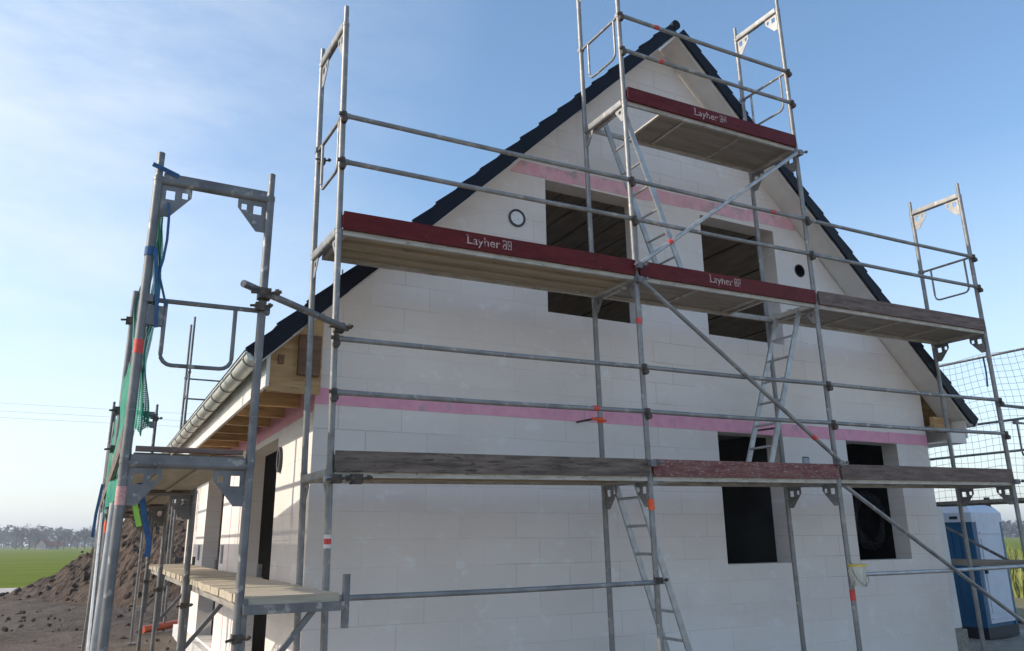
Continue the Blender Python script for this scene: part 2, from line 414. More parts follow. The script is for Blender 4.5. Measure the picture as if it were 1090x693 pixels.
hp('rear_wall', to_xz(poly2d(gable, [rect(2.5, 3.9, 1.93, 3.545), rect(5.0, 6.5, 1.93, 3.545)], T), YB - T), 'wall_x')  # unseen rear openings, added to let light into the attic
EZ = top(XL)
ya, yb = YW + T + .002, YB - T - .002
lw = hp('side_wall', to_yz(poly2d(rect(ya, yb, G, EZ - .02), [rect(2.68, 4.70, FZ, .58), rect(6.42, 8.38, FZ, .58)], .24), XL), 'wall_y')
hp('shade_panel', MB().box((XR - T - .03, ya + .012, FZ), (XR - T - .004, yb - .012, .85)), 'black')  # black sheet added over the white blocks, stands in for room shade
hp('side_wall', to_yz(poly2d(rect(ya, yb, G, EZ - .02), [], T), XR - T), 'wall_y')
# floor slab edge, floors, partitions
mb = MB().box((XL - .10, 2.0, G - .05), (XL - .002, yb, FZ - .03)).box((XL + T + .002, ya, G - .05), (XR - T - .002, yb, FZ - .01))
hp('floor_slab', mb, 'concrete')
hp('upper_floor', MB().box((XL + T + .003, ya + .001, .86), (XR - T - .003, yb - .001, 1.06)), 'concrete')
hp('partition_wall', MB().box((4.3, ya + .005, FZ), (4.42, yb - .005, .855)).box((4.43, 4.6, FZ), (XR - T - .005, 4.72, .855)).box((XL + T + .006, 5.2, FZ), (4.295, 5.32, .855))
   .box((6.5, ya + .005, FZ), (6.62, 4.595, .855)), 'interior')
# attic : boards along y under the collar ties
mb = MB()
hz = 4.05
for i in range(8):
    x = XC - 1.72 + i * .43; mb.box((x, ya + .01, hz), (x + .395, yb - .01, hz + .03))
for s in (-1, 1):
    for i in range(9):
        xa, xb = XC + s * (1.74 + i * .36), XC + s * (1.74 + i * .36 + .325)
        if XL + T < min(xa, xb) and max(xa, xb) < XR - T:
            mb.hexa([(xa, ya + .01, roofz(xa) - .06), (xb, ya + .01, roofz(xb) - .06), (xb, yb - .01, roofz(xb) - .06), (xa, yb - .01, roofz(xa) - .06),
                     (xa, ya + .01, roofz(xa) - .03), (xb, ya + .01, roofz(xb) - .03), (xb, yb - .01, roofz(xb) - .03), (xa, yb - .01, roofz(xa) - .03)])
hp('attic_boards', mb, 'attic_wood')
mb = MB()
for s in (-1, 1):
    a = XC; b = XC + s * 4.05
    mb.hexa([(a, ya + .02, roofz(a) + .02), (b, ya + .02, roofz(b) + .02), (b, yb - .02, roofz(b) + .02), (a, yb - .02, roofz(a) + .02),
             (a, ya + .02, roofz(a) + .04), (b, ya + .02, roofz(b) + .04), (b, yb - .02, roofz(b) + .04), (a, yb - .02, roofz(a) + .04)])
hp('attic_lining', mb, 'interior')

# roof
YV, YV2 = .80, YB + .35
roof_mb = MB(); CS = 1 / math.sqrt(1 + SL * SL); SN = SL * CS
def rp(s, dd, y, h):            # slope coords -> world ; dd down the slope from the ridge, h perpendicular above verge underside
    return Vector((XC + s * (dd * CS + h * SN), y, AZ - dd * SN + h * CS))
def rbox(mb, s, d0, d1, y0, y1, a0, a1, b0, b1):   # heights a0..a1 at d0, b0..b1 at d1
    mb.hexa([rp(s, d0, y0, a0), rp(s, d1, y0, b0), rp(s, d1, y1, b0), rp(s, d0, y1, a0), rp(s, d0, y0, a1), rp(s, d1, y0, b1), rp(s, d1, y1, b1), rp(s, d0, y1, a1)])
LEN = 4.93 / CS; ROWS = 20; st = LEN / ROWS
verges = []
for s in (-1, 1):
    for yv, yw_ in ((YV - .062, YV - .032), (YV2 + .032, YV2 + .06)):
        vm = MB()
        rbox(vm, s, 0, LEN, yv + .004, yw_ - .003, .016, .150, .016, .150)
        for i in range(ROWS):
            d0 = i * st; d1 = d0 + st + .03; j = rnd(-.003, .003)
            e_ = .0025 * (i % 2); rbox(vm, s, d0, d1, yv - e_, yw_ + e_, .012 + j, .150, .014 + j, .180 + j)
        verges.append(vm)
    for i in range(ROWS):
        d0 = i * st; d1 = d0 + st + .045
        j = rnd(-.004, .004)
        rbox(roof_mb, s, d0, d1, YV - .03, YV2 + .03, .120, .140, .140 + j, .166 + j)
roof = hp('roof', roof_mb, 'tile')
for vm in verges: sub('verge_tiles', vm, 'tile', roof)
mb = MB()
mb.tube([(XC, YV - .045, AZ + .155), (XC, YV2 + .05, AZ + .155)], .058, 14)
for i in range(28): mb.tube([(XC, YV - .05 + i * .4, AZ + .155), (XC, YV - .0 + i * .4, AZ + .155)], .064, 14)
sub('ridge_cap', mb, 'tile', roof, True)
dk = MB()
for s in (-1, 1):
    for q0, q1 in ((YV - .02, YV + .004), (YV2 - .004, YV2 + .02)):
        vb = MB(); rbox(vb, s, .0, LEN - .01, q0, q1, 0, .115, 0, .115); sub('verge_board', vb, 'white_board', roof)
    for q0, q1 in ((YV + .006, YW + .02), (YB - .02, YV2 - .006)):
        sf = MB(); rbox(sf, s, .0, LEN - .02, q0, q1, .035, .06, .035, .06); sub('soffit', sf, 'white_board', roof)
    dk = MB(); rbox(dk, s, .0, LEN - .02, YV + .006, YV2 - .006, .085, .118, .085, .118); sub('roof_boarding', dk, 'golden', roof)

# left eave
XE = XC - 4.9                    # eave tip
fas = MB().box((XE + .02, YV + .01, .785), (XE + .05, YV2 - .01, roofz(XE) + .05))
hp('fascia', fas, 'white_board')
hp('fascia', MB().box((XC + 4.85, YV + .01, roofz(XC + 4.9) - .20), (XC + 4.88, YV2 - .01, roofz(XC + 4.9) + .05)), 'white_board')
gut = MB(); gz = roofz(XE) + .035; gx = XE - .085; gr = .078
def gutter(mb, gx, gz, y0, y1, r):
    n = 12; vs = []; fs = []
    for y in (y0, y1):
        for rr in (r, r - .006):
            for i in range(n + 1):
                t = math.pi + math.pi * i / n; vs.append((gx + rr * math.cos(t), y, gz + rr * math.sin(t)))
    m = n + 1
    for i in range(n):
        fs += [(i, i + 1, 2 * m + i + 1, 2 * m + i), (m + i, m + i + 1, 3 * m + i + 1, 3 * m + i)]
    fs += [tuple(range(m)), tuple(2 * m + i for i in range(m))]     # stop ends
    fs += [(0, m, 3 * m, 2 * m), (n, m + n, 3 * m + n, 2 * m + n)]
    mb.add(vs, fs); mb.tube([(gx - r - .004, y0, gz + .004), (gx - r - .004, y1, gz + .004)], .012, 8)
gutter(gut, gx, gz, YV - .05, YV2 + .02, gr)
go = hp('gutter', gut, 'zinc', True)
for i in range(16):
    y = YV + .12 + i * .68
    mb = MB(); pts = [(gx + (gr + .005) * math.cos(math.pi + math.pi * q / 12), y, gz + (gr + .005) * math.sin(math.pi + math.pi * q / 12)) for q in range(13)]
    mb.tube(pts, .009, 6); sub('gutter_bracket', mb, 'zinc_dark', go, True)
gut = MB(); gutter(gut, XC + 4.9 + .085, roofz(XC + 4.9) + .035, YV - .05, YV2 + .02, gr); hp('gutter', gut, 'zinc', True)
# lookouts / rafters under the left eave
for i in range(15):
    y = .97 + i * .74
    mb = MB().box((XE + .052, y, .765), (XL + .05, y + .06, .90)) if i else MB()
    x0, x1 = XE + .055, XL + (.3 if i > 0 else -.002)
    mb.hexa([(x0, y, roofz(x0) + .02 - .14), (x1, y, roofz(x1) + .02 - .16), (x1, y + .06, roofz(x1) - .14), (x0, y + .06, roofz(x0) + .02 - .14),
             (x0, y, roofz(x0) + .03), (x1, y, roofz(x1) + .03), (x1, y + .06, roofz(x1) + .03), (x0, y + .06, roofz(x0) + .03)])
    if i == 0:   # boarded end of the eave box
        mb.hexa([(x0, y - .02, .765), (XL - .002, y - .02, .765), (XL - .002, y - .004, .765), (x0, y - .004, .765),
                 (x0, y - .02, roofz(x0) + .03), (XL - .002, y - .02, roofz(XL) - .0), (XL - .002, y - .004, roofz(XL) - .0), (x0, y - .004, roofz(x0) + .03)])
    hp('eave_lookout', mb, 'golden')
hp('eave_block', MB().box((-.10, .90, .93), (.10, .948, 1.30)), 'dark_timber'); hp('eave_block', MB().box((-.27, .925, 1.02), (-.22, .948, 1.10)), 'dark_timber')
# right eave : closed white box below, raw timber above
ex = XC + 4.84
hp('eave_box', MB().box((XR + .003, YV + .02, .735), (ex, YV + .045, .90)).box((XR + .003, YV + .046, .735), (ex, YV2 - .03, .76)), 'white_board')
hp('eave_lookout', MB().box((XR + .004, 1.0, .91), (ex - .03, 1.06, 1.12)), 'golden')
for i in range(12): hp('eave_lookout', MB().box((XR + .004, 1.9 + i * .8, .78), (ex - .03, 1.96 + i * .8, .92)), 'golden')

# pink insulation strips
xb = XL + .0
cuts = [XL - .004, 1.72, 3.1, 4.35, 5.6, 6.98, 8.1, XR + .003]
for a, b in zip(cuts, cuts[1:]):
    hp('insulation_strip', MB().box((a + .003, YW - .006, .718 + rnd(-.004, .004)), (b - .003, YW + .01, .872 + rnd(-.005, .005))), 'pink')
ycut = [YW + .012, 2.4, 3.7, 4.95, 6.2, 7.5, 8.8, 10.0, YB]
for a, b in zip(ycut, ycut[1:]):
    hp('insulation_strip', MB().box((XL - .006, a + .003, .655 + rnd(-.003, .003)), (XL + .01, b - .003, .93)), 'pink')
cuts = [2.2, 3.05, 4.1, 4.75, 5.85, 6.72]
for a, b in zip(cuts, cuts[1:]):
    z0 = 3.55 + .02 * (a - 2) ; z1 = z0 + .165
    me = poly2d([(a + .003, z0 if a != 4.1 else z0 - .01), (b - .003, z0), (b - .003, z1), (a + .003 + (.14 if a == 2.2 else 0), z1)], [], .014)
    hp('insulation_strip', to_xz(me, YW - .005), 'pink_pale')
# small wall fittings
mb = MB().tube([(2.282, YW - .012, 2.981), (2.282, YW + .2, 2.981)], .080, 24)
p = hp('vent_plug', mb, 'plug', True)
ring = to_xz(poly2d(circ(2.282, 2.981, .105, 28), [circ(2.282, 2.981, .084, 28)], .03), YW - .02); sub('seal_ring', ring, 'conduit', p)
ring = to_xz(poly2d(circ(6.722, 3.036, .093, 28), [circ(6.722, 3.036, .080, 28)], .25), YW - .008); hp('vent_pipe', ring, 'black')
hp('vent_pipe_back', MB().tube([(6.722, YW + .25, 3.036), (6.722, YW + .26, 3.036)], .09, 20), 'black').name = 'vent_cap'
hp('socket_box', MB().box((6.388, YW + .035, .348), (6.509, YW + .06, .467)).box((6.40, YW - .004, .36), (6.497, YW + .035, .455)), 'box')
me = poly2d([(2.5 + .095 * math.cos(t), .325 + .135 * math.sin(t)) for t in [2 * math.pi * i / 24 for i in range(24)]],
            [[(2.5 + .05 * math.cos(t), .325 + .09 * math.sin(t)) for t in [2 * math.pi * i / 24 for i in range(24)]]], .03)
hp('conduit_ring', to_yz(me, XL - .03), 'conduit')
hp('chalk_line', MB().box((XL - .003, 5.58, FZ), (XL + .002, 5.63, .64)), 'pink_pale')
# small white wall hooks / stubs seen on the side wall near the lower deck
for y in (6.05, 8.75): hp('wall_stub', MB().box((XL - .03, y, -.80), (XL + .01, y + .09, -.55)), 'box')

# hose coil inside the right ground-floor window
mb = MB(); pts = []
for i in range(140):
    t = i / 140 * 2 * math.pi * 6
    rr = .30 + .035 * math.sin(i * 1.7) + .02 * math.sin(i * .41)
    pts.append((8.44 + .035 * math.sin(i * .9), 1.90 + rr * .75 * math.cos(t), -.30 + rr * 1.2 * math.sin(t)))
mb.tube(pts, .017, 6)
tag(mb.build('hose_coil', 'conduit'), 'black hose coil hanging inside the ground floor window nearest the corner', 'hose')
tag(MB().box((8.30, 1.64, -2.0), (8.34, 2.6, -.95)).bar((7.55, 2.05, 1.0 - .15), (7.62, 2.03, .05), .05, .04).build('cable', 'redtag'), 'red cable hanging in the ground floor window beside the hose', 'cable') if False else None
# light board leaning at the right-hand corner
mb = MB().hexa([(8.96, 1.30, -1.76), (9.31, 1.30, -1.76), (9.31, 1.36, -1.76), (8.96, 1.36, -1.76), (8.96, 1.34, -.12), (9.32, 1.34, -.12), (9.32, 1.40, -.12), (8.96, 1.40, -.12)])
tag(mb.build('insulation_board', 'white_board', smooth=False), 'pale insulation board leaning on the right end of the gable wall', 'board')

tag(MB().box((8.98, 1.2, G), (9.26, 1.6, -1.765)).build('timber_block', 'old_board', smooth=False), 'grey timber block under the pale board at the right end of the gable', 'block')
# ------------------------------------------------------------------ scaffolds
def standard_mesh(h, rad):
    mb = MB().tube([(0, 0, 0), (0, 0, h)], rad, 12).tube([(0, 0, h - .001), (0, 0, h + .17)], rad * .80, 10)
    mb.tube([(0, 0, h - .035), (0, 0, h - .003)], rad * 1.1, 12).tube([(0, 0, .003), (0, 0, .05)], rad * 1.09, 12)
    return mb.mesh('standard')
def gusset(sx, small=False):
    if small: return poly2d([(0, 0), (sx * .13, 0), (sx * .13, -.03), (sx * .035, -.17), (0, -.17)], [[(sx * a, b) for a, b in rect(.035, .075, -.075, -.035)]], .008)
    out_ = [(0, 0), (.19, 0), (.19, -.07), (.06, -.23), (0, -.23)]
    hl = [rect(.03, .085, -.105, -.04), rect(.13, .165, -.085, -.04)]
    me = poly2d([(sx * a, b) for a, b in out_], [[(sx * a, b) for a, b in h] for h in hl], .008)
    return me
def merge(me_list, name):
    bm = bmesh.new()
    for me, mt in me_list:
        t = me.copy(); t.transform(mt); bm.from_mesh(t); bpy.data.meshes.remove(t)
    me = bpy.data.meshes.new(name); bm.to_mesh(me); bm.free()
    try: me.set_sharp_from_angle(angle=R(38))
    except Exception: pass
    return me
W = .73
def frame_mesh(h, rad, width=W, small=False):
    """transom along local +x from 0..width, top at z=h, with corner plates"""
    mb = MB().tube([(0, 0, h - .03), (width, 0, h - .03)], rad * .98, 12)
    mb.box((.03, -.026, h - .022), (width - .03, -.020, h + .022)).box((.03, .020, h - .022), (width - .03, .026, h + .022))
    mb.tube([(.0, 0, .16), (width, 0, .16)], rad * .6, 8) if False else None
    g1, g2 = gusset(1, small), gusset(-1, small)
    q = Matrix.Rotation(R(90), 4, 'X')
    return merge([(mb.mesh('t'), Matrix()), (g1, Matrix.Translation((rad * .9, .004, h - .05)) @ q), (g2, Matrix.Translation((width - rad * .9, .004, h - .05)) @ q)], 'frame')
def wedge_mesh():
    return MB().box((-.022, -.056, -.075), (.022, -.026, .03)).tube([(0, -.03, -.05), (0, -.075, -.05)], .030, 10).box((-.045, -.06, -.012), (-.02, -.035, .014)).mesh('rail_coupler', False)
_wm = wedge_mesh()
SM, FM = {}, {}
def frame(root, base, h, ang, rad=.0275, mat='steel', small=False):
    """frame standing at base (outer standard), width runs along direction ang"""
    kk = (round(h, 3), rad, small)
    if kk not in SM: SM[kk] = standard_mesh(h, rad); FM[kk] = frame_mesh(h, rad, W, small)
    fr = link('frame', FM[kk], mat, root, base, ang)
    if not FM[kk].materials: FM[kk].materials.append(M[mat])
    for x in (0, W):
        sd = link('standard', SM[kk], mat, fr, (x, 0, 0))
    return fr
def tubepart(name, root, a, b, rad=.0242, mat='steel', n=10):
    return MB().tube([a, b], rad, n).build(name, mat, root)

def rail(root, a, b, mat='steel', rad=.0225):
    a = Vector(a); b = Vector(b)
    mb = MB().tube([a, a.lerp(b, .25) + Vector((0, 0, -.004)), a.lerp(b, .5) + Vector((0, 0, -.007)), a.lerp(b, .75) + Vector((0, 0, -.004)), b], rad, 10)
    d = (b - a).normalized() * .06
    mb.bar(a - d * .2, a + d, .012, .05).bar(b - d, b + d * .2, .012, .05)
    return mb.build('guard_rail', mat, root)

def toe(root, x0, x1, y, z, mat, h=.15):
    me = MB().box((x0 + .012, y - .015, z - .01), (x1 - .012, y + .015, z + h)).box((x0 + .004, y - .017, z + .01), (x0 + .04, y + .017, z + .12)).box((x1 - .04, y - .017, z + .01), (x1 - .004, y + .017, z + .12))
    bm = bmesh.new(); t = me.mesh('t', False); bm.from_mesh(t); bm.to_mesh(t); bm.free()
    return link('toe_board', t, mat, root)
def deck(root, x0, x1, y0, y1, z, mat, hatch=None, strips=5):
    """deck panel(s) spanning x0..x1 ; edge rails, board, cross ribs ; hatch = open range in x"""
    hp_ = .055
    edge = MB()
    for ya_, yb_ in ((y0, y0 + .03), (y1 - .03, y1)):
        edge.box((x0 + .032, ya_, z - hp_), (x1 - .032, yb_, z))
    edge.box((x0 + .03, y0 + .031, z - hp_), (x0 + .07, y1 - .031, z)).box((x1 - .07, y0 + .031, z - hp_), (x1 - .03, y1 - .031, z))
    for xx in (x0 + .02, x1 - .05):
        for yy in (y0 + .07, (y0 + y1) / 2, y1 - .11): edge.box((xx, yy, z - .03), (xx + .03, yy + .05, z + .022))
    dk_ = edge.build('deck', 'deck_edge', root, smooth=False)
    segs = [(x0 + .071, x1 - .071)]
    if hatch: segs = [(a, b) for a, b in ((x0 + .071, hatch[0]), (hatch[1], x1 - .071)) if b - a > .02]
    mb = MB()
    for a, b in segs: mb.box((a, y0 + .031, z - .016), (b, y1 - .031, z - .003))
    link('deck_board', mb.mesh('deck_board', False), mat, dk_)
    if strips == 0:
        for yy in (.33, .66):
            yy = y0 + (y1 - y0) * yy; link('deck_rib', MB().box((x0 + .072, yy - .02, z - .040), (x1 - .072, yy + .02, z - .0165)).mesh('deck_rib', False), mat, dk_)
        return dk_
    xr = [(x0 + (x1 - x0) * (i + 1) / (strips + 1), .012) for i in range(strips)]
    if hatch: xr = [q for q in xr if not hatch[0] - .1 < q[0] < hatch[1] + .1] + [(q, .016) for q in hatch if x0 + .1 < q < x1 - .1]
    for xx, hw in xr: link('cross_rib', MB().box((xx - hw, y0 + .031, z - .036), (xx + hw, y1 - .031, z - .0165)).mesh('cross_rib', False), 'deck_edge', dk_)
    return dk_
def u_guard(root, a, b, drop, mat='steel', inset=(.13, .80)):
    """end guard: bar from a to b, with a bent hoop hanging below"""
    a = Vector(a); b = Vector(b); d = b - a
    mb = MB().tube([a, b], .0165, 8)
    p0 = a + d * inset[0]; p1 = a + d * inset[1]; zz = Vector((0, 0, -1)); L = (p1 - p0); e = L.normalized()
    rr = .07
    pts = [p0, p0 + zz * (drop - rr)]
    for q in (22, 45, 68): pts.append(p0 + zz * (drop - rr + rr * math.sin(R(q))) + e * (rr - rr * math.cos(R(q))))
    pts.append(p0 + zz * drop + e * rr); pts.append(p1 + zz * drop - e * rr)
    for q in (68, 45, 22): pts.append(p1 + zz * (drop - rr + rr * math.sin(R(q))) - e * (rr - rr * math.cos(R(q))))
    pts += [p1 + zz * (drop - rr), p1]
    mb.tube(pts, .0135, 8)
    mb.box(a - Vector((.03, .03, .02)), a + Vector((.03, .03, .03))).box(b - Vector((.03, .03, .02)), b + Vector((.03, .03, .03)))
    return mb.build('end_guard', mat, root)
def coupler(root, c, mat='rust', s=1.0, parent=None):
    c = Vector(c)
    mb = MB().box(c - Vector((.034, .034, .03)) * s, c + Vector((.034, .034, .03)) * s)
    mb.tube([c + Vector((.03, -.03, 0)) * s, c + Vector((.085, -.055, .01)) * s], .010 * s, 6).tube([c + Vector((-.03, -.03, 0)) * s, c + Vector((-.075, -.05, -.01)) * s], .010 * s, 6)
    mb.tube([c + Vector((.055, -.045, .004)) * s, c + Vector((.075, -.052, .008)) * s], .019 * s, 6)
    return mb.build('coupler', mat, root, smooth=False)
def band(root, a, b, rad, mat, name='marker_band'):
    return MB().tube([a, b], rad, 12).build(name, mat, root)

# --- gable scaffold (leans a little to the left)
gs = tag(empty('scaffold', (0, 0, 0), (0, -.0148, 0)), 'galvanised frame scaffold across the white gable wall, tallest in the middle', 'scaffold')
CX = [0, 3.06, 5.628, 8.84]
LV = [0, 2, 4, 6]
HB = -G - .1
AY = R(90) + .039
mats = ['steel', 'steel', 'steel', 'steel']
dys = [0, 0, 0, 0]
for i, x in enumerate(CX):
    zb = G + .10 + .0148 * x * -1
    frame(gs, (x, 0, -HB), HB, AY, small=(i == 0))
    for j in range(2 if i in (0, 3) else 3): frame(gs, (x, 0, LV[j]), 2.0, AY, small=(j == 0 and i != 3) or (i == 1 and j == 1))
    # base plates
    for yy in (0, W):
        bx = x - yy * math.sin(.039); by = yy
        MB().box((bx - .075, by - .075, -HB - .10 - .012 * x), (bx + .075, by + .075, -HB - .09 - .012 * x)).tube([(bx, by, -HB - .09 - .012 * x), (bx, by, -HB + .02)], .017, 8).build('base_plate', 'steel', gs, smooth=False)
TM = {(0, 0): 'dark_wood', (0, 1): 'red_worn', (0, 2): 'brown', (1, 0): 'red', (1, 1): 'red', (1, 2): 'brown', (2, 1): 'red'}
toes = {}
for (lv, b), mt in TM.items():
    x0, x1 = CX[b], CX[b + 1]; z = LV[lv]
    toes[(lv, b)] = toe(gs, x0 + .02, x1 - .02, -.030, z + .01, mt)
    dm = 'plywood' if (lv, b) in ((1, 0), (0, 0)) else 'plywood_grey'
    ht = {(2, 1): (CX[1] + .08, CX[1] + .52), (1, 1): (CX[2] - .72, CX[2] - .08), (0, 1): (CX[1] + .08, CX[1] + .62)}.get((lv, b))
    deck(gs, x0, x1, -.012, .675, z + .012, dm, ht, {(1, 0): 0, (0, 0): 0, (2, 1): 2, (1, 1): 2}.get((lv, b), 3))
    for hh in (.617, 1.055): 
        rail(gs, (x0, -.03, z + hh), (x1, -.03, z + hh))
rail(gs, (0.05, -.03, -.93), (CX[1], -.03, -.955)); rail(gs, (CX[2], -.03, -1.0), (CX[3], -.03, -1.03), 'alu')
# inner tie lines behind the top rails
tubepart('ledger', gs, (.0, .70, .66), (CX[2], .68, .66), .019) if False else None
for i, x in enumerate(CX):
    for lv in range(3):
        if lv == 2 and i in (0, 3): continue
        for hh in (.617, 1.055):
            link('rail_coupler', _wm, 'rust', gs, (x - .0, 0, LV[lv] + hh))
def ends(x, z, dx=.0):
    u_guard(gs, (x - dx, .0, z + 1.06), (x - .0286 - dx, W, z + 1.06), .47)
ends(0, 2, .0); ends(CX[1], 4); ends(CX[2], 4); ends(CX[3], 2)
# end toe board on the left
# braces
def brace(a, b, mat='steel', rad=.0235):
    MB().tube([a, b], rad, 10).build('diagonal_brace', mat, gs)
brace((CX[1] + .03, -.055, 2.13), (CX[2] - .02, -.055, 3.93), 'alu'); brace((CX[1] + .03, -.055, 1.94), (CX[2] + .0, -.055, .20)); brace((CX[2] + .04, -.055, -.08), (CX[3] + .0, -.055, -1.88))
for c in ((CX[1], -.05, 2.10), (CX[1], -.05, 1.95), (CX[2], -.05, 3.92), (CX[2], -.05, .17), (CX[1], -.05, .12), (CX[3], -.05, .0)): coupler(gs, c, 'steel_dark')
# stub anchor tube on the left at deck one
MB().tube([(-.06, -.06, -.06), (.16, -.06, -.06)], .024, 10).build('anchor_tube', 'alu', gs)
coupler(gs, (.03, -.07, -.06), 'rust', 1.1); coupler(gs, (.19, -.07, -.06), 'rust', 1.25); coupler(gs, (0, .70, 2.95), 'rust', .9)
coupler(gs, (CX[1], -.03, -.94), 'rust', .9); band(gs, (CX[1] - .0286, W, .60), (CX[1] - .0286, W, .66), .032, 'orange'); MB().tube([(CX[1] - .16, W - .04, .64), (CX[1] + .02, W - .035, .625)], .013, 8).build('clip', 'orange', gs)
# wall ties
for x, z in ((CX[1] - .03, .66), (CX[2] - .03, .66)):
    MB().tube([(x, W - .02, z), (x - .02, 1.16, z + .01)], .012, 8).build('wall_tie', 'rust', gs)
# marks and labels
band(gs, (CX[1], 0, -.31), (CX[1], 0, -.21), .031, 'orange'); band(gs, (CX[1], 0, 1.50), (CX[1], 0, 1.56), .029, 'redtag')
band(gs, (CX[2], 0, -1.26), (CX[2], 0, -1.15), .0295, 'redtag'); band(gs, (0, 0, -.57), (0, 0, -.47), .0285, 'label_white', 'label'); band(gs, (0, -.004, -.54), (0, -.004, -.50), .0287, 'redtag', 'label')
def on_rail(x, z): band(gs, (x - .03, -.03, z), (x + .03, -.03, z), .0258, 'redtag')
on_rail(3.56, 5.055); on_rail(3.59, 4.617); on_rail(5.08, 3.055); on_rail(2.47, .617)
def on_brace(a, b, t):
    a = Vector(a); b = Vector(b); p_ = a.lerp(b, t); d_ = (b - a).normalized() * .03; band(gs, p_ - d_, p_ + d_, .0268, 'redtag')
on_brace((CX[1] + .03, -.055, 2.13), (CX[2] - .02, -.055, 3.93), .16); on_brace((CX[1] + .03, -.055, 1.94), (CX[2], -.055, .20), .86)
# lettering on the toe boards
def lettering(tb, x, z, width, y=-.0465):
    cu = bpy.data.curves.new('t', 'FONT'); cu.body = 'Layher'; cu.size = 1; cu.extrude = .004
    ob = bpy.data.objects.new('t', cu); COL.objects.link(ob)
    me = bpy.data.meshes.new_from_object(ob.evaluated_get(bpy.context.evaluated_depsgraph_get()))
    bpy.data.objects.remove(ob); bpy.data.curves.remove(cu); me.materials.clear()
    wx = max(v.co.x for v in me.vertices); sc = width * .74 / wx
    hy = .118 / 1.0
    for v in me.vertices: v.co = (x + v.co.x * sc, y - v.co.z * .2, z + v.co.y * hy)
    mb = MB(); me.update()
    # small serifs
    def sr(a, b, zz): mb.box((x + a * sc, y - .0012, z + zz), (x + b * sc, y, z + zz + .006))
    sr(-.02, .20, .0); sr(-.02, .20, .079)
    # emblem : a pair of little frames with an arch
    ex_ = x + width * .80; ew = width * .085
    for q in (0, 1):
        a = ex_ + q * (ew + .012)
        mb.box((a, y - .0012, z), (a + .007, y, z + .085)).box((a + ew - .007, y - .0012, z), (a + ew, y, z + .085)).box((a + .0071, y - .0012, z + .078), (a + ew - .0071, y, z + .085)).box((a + .0071, y - .0012, z), (a + ew - .0071, y, z + .007))
        mb.bar((a + .008, y - .0007, z + .012), (a + ew - .008, y - .0007, z + .074), .0012, .007, (0, 1, 0)) if False else mb.box((a + .014, y - .0012, z + .03), (a + ew - .014, y, z + .052))
    link('lettering', me, 'letter', tb); link('emblem', mb.mesh('emblem', False), 'letter', tb)
lettering(toes[(1, 0)], 1.155, 2.045, .46); lettering(toes[(1, 1)], 4.0, 2.05, .44); lettering(toes[(2, 1)], 4.0, 4.045, .48)

# ladders
def ladder(label, a, b, yn=.2, yf=.55, step=.28):
    root = tag(empty('ladder', b), label, 'ladder', 'access ladders in the gable scaffold')
    a = Vector((a[0], 0, a[1])); b3 = Vector(b); bb = Vector((b[0], 0, b[2])); d = (a - bb)
    L = d.length; e = d.normalized()
    for y in (yn, yf):
        MB().bar(bb + Vector((0, y, 0)) - b3, a + Vector((0, y, 0)) - b3, .022, .06, (0, 0, 1) if abs(e.z) < .9 else (1, 0, 0)).build('stile', 'alu', root, smooth=False)
    for i in range(int(L / step)):
        p_ = bb + e * (.16 + i * step)
        MB().tube([p_ + Vector((0, yn - .015, 0)) - b3, p_ + Vector((0, yf + .015, 0)) - b3], .014, 8).build('rung', 'alu', root)
    for y in (yn, yf): MB().box(Vector((-.03, y - .016, -.0)), Vector((.03, y + .016, .06))).build('ladder_foot', 'black', root, smooth=False) if False else None
    return root
def ln(x0, z0, x1, z1, z): return x0 + (x1 - x0) * (z - z0) / (z1 - z0)
ladder('aluminium ladder from the ground up to the lowest deck, leaning left', (ln(3.06, -.02, 3.555, -1.52, .06), .06), (ln(3.06, -.02, 3.555, -1.52, -2.15), 0, -2.15))
ladder('aluminium ladder between lowest and middle deck, leaning right, before the left ground floor window', (5.55, 2.07), (ln(5.55, 2.06, 4.87, .28, .03), 0, .03))
ladder('aluminium ladder from the middle deck up to the topmost red deck', (ln(3.16, 4.0, 3.775, 2.38, 4.1), 4.1), (ln(3.16, 4.0, 3.775, 2.38, 2.04), 0, 2.04))

# bucket hung on the right middle standard
bk = MB(); n = 18
bc = Vector((5.655, -.09, -1.03))
prof = [(.062, 0), (.085, .19), (.092, .19), (.092, .205), (.080, .205), (.058, .01)]
vs = []; fs = []
for (rr, z) in prof:
    for j in range(n): vs.append(bc + Vector((rr * math.cos(2 * math.pi * j / n), rr * math.sin(2 * math.pi * j / n), z)))
for i in range(len(prof) - 1):
    for j in range(n): fs.append((i * n + j, i * n + (j + 1) % n, (i + 1) * n + (j + 1) % n, (i + 1) * n + j))
fs.append(tuple(range(n))); fs.append(tuple((len(prof) - 1) * n + j for j in range(n)))
bk.add(vs, fs)
for j in range(8):
    t = 2 * math.pi * j / 8
    bk.bar(bc + Vector((.068 * math.cos(t), .068 * math.sin(t), .01)), bc + Vector((.088 * math.cos(t), .088 * math.sin(t), .17)), .012, .008, (math.cos(t), math.sin(t), 0))
bo = tag(bk.build('bucket', 'bucket'), 'small cream bucket with a yellow rim hung on a scaffold standard', 'bucket')
MB().tube([bc + Vector((0, 0, .2)), bc + Vector((0, 0, .222))], .095, 18).build('lid', 'yellow', bo)
MB().tube([bc + Vector((-.088, 0, .18)), bc + Vector((-.09, -.06, .07)), bc + Vector((0, -.09, .0)), bc + Vector((.09, -.06, .07)), bc + Vector((.088, 0, .18))], .004, 6).build('handle', 'steel_dark', bo)
MB().tube([bc + Vector((.02, .03, .2)), bc + Vector((.0, .09, .24))], .006, 6).build('hook', 'steel_dark', bo)

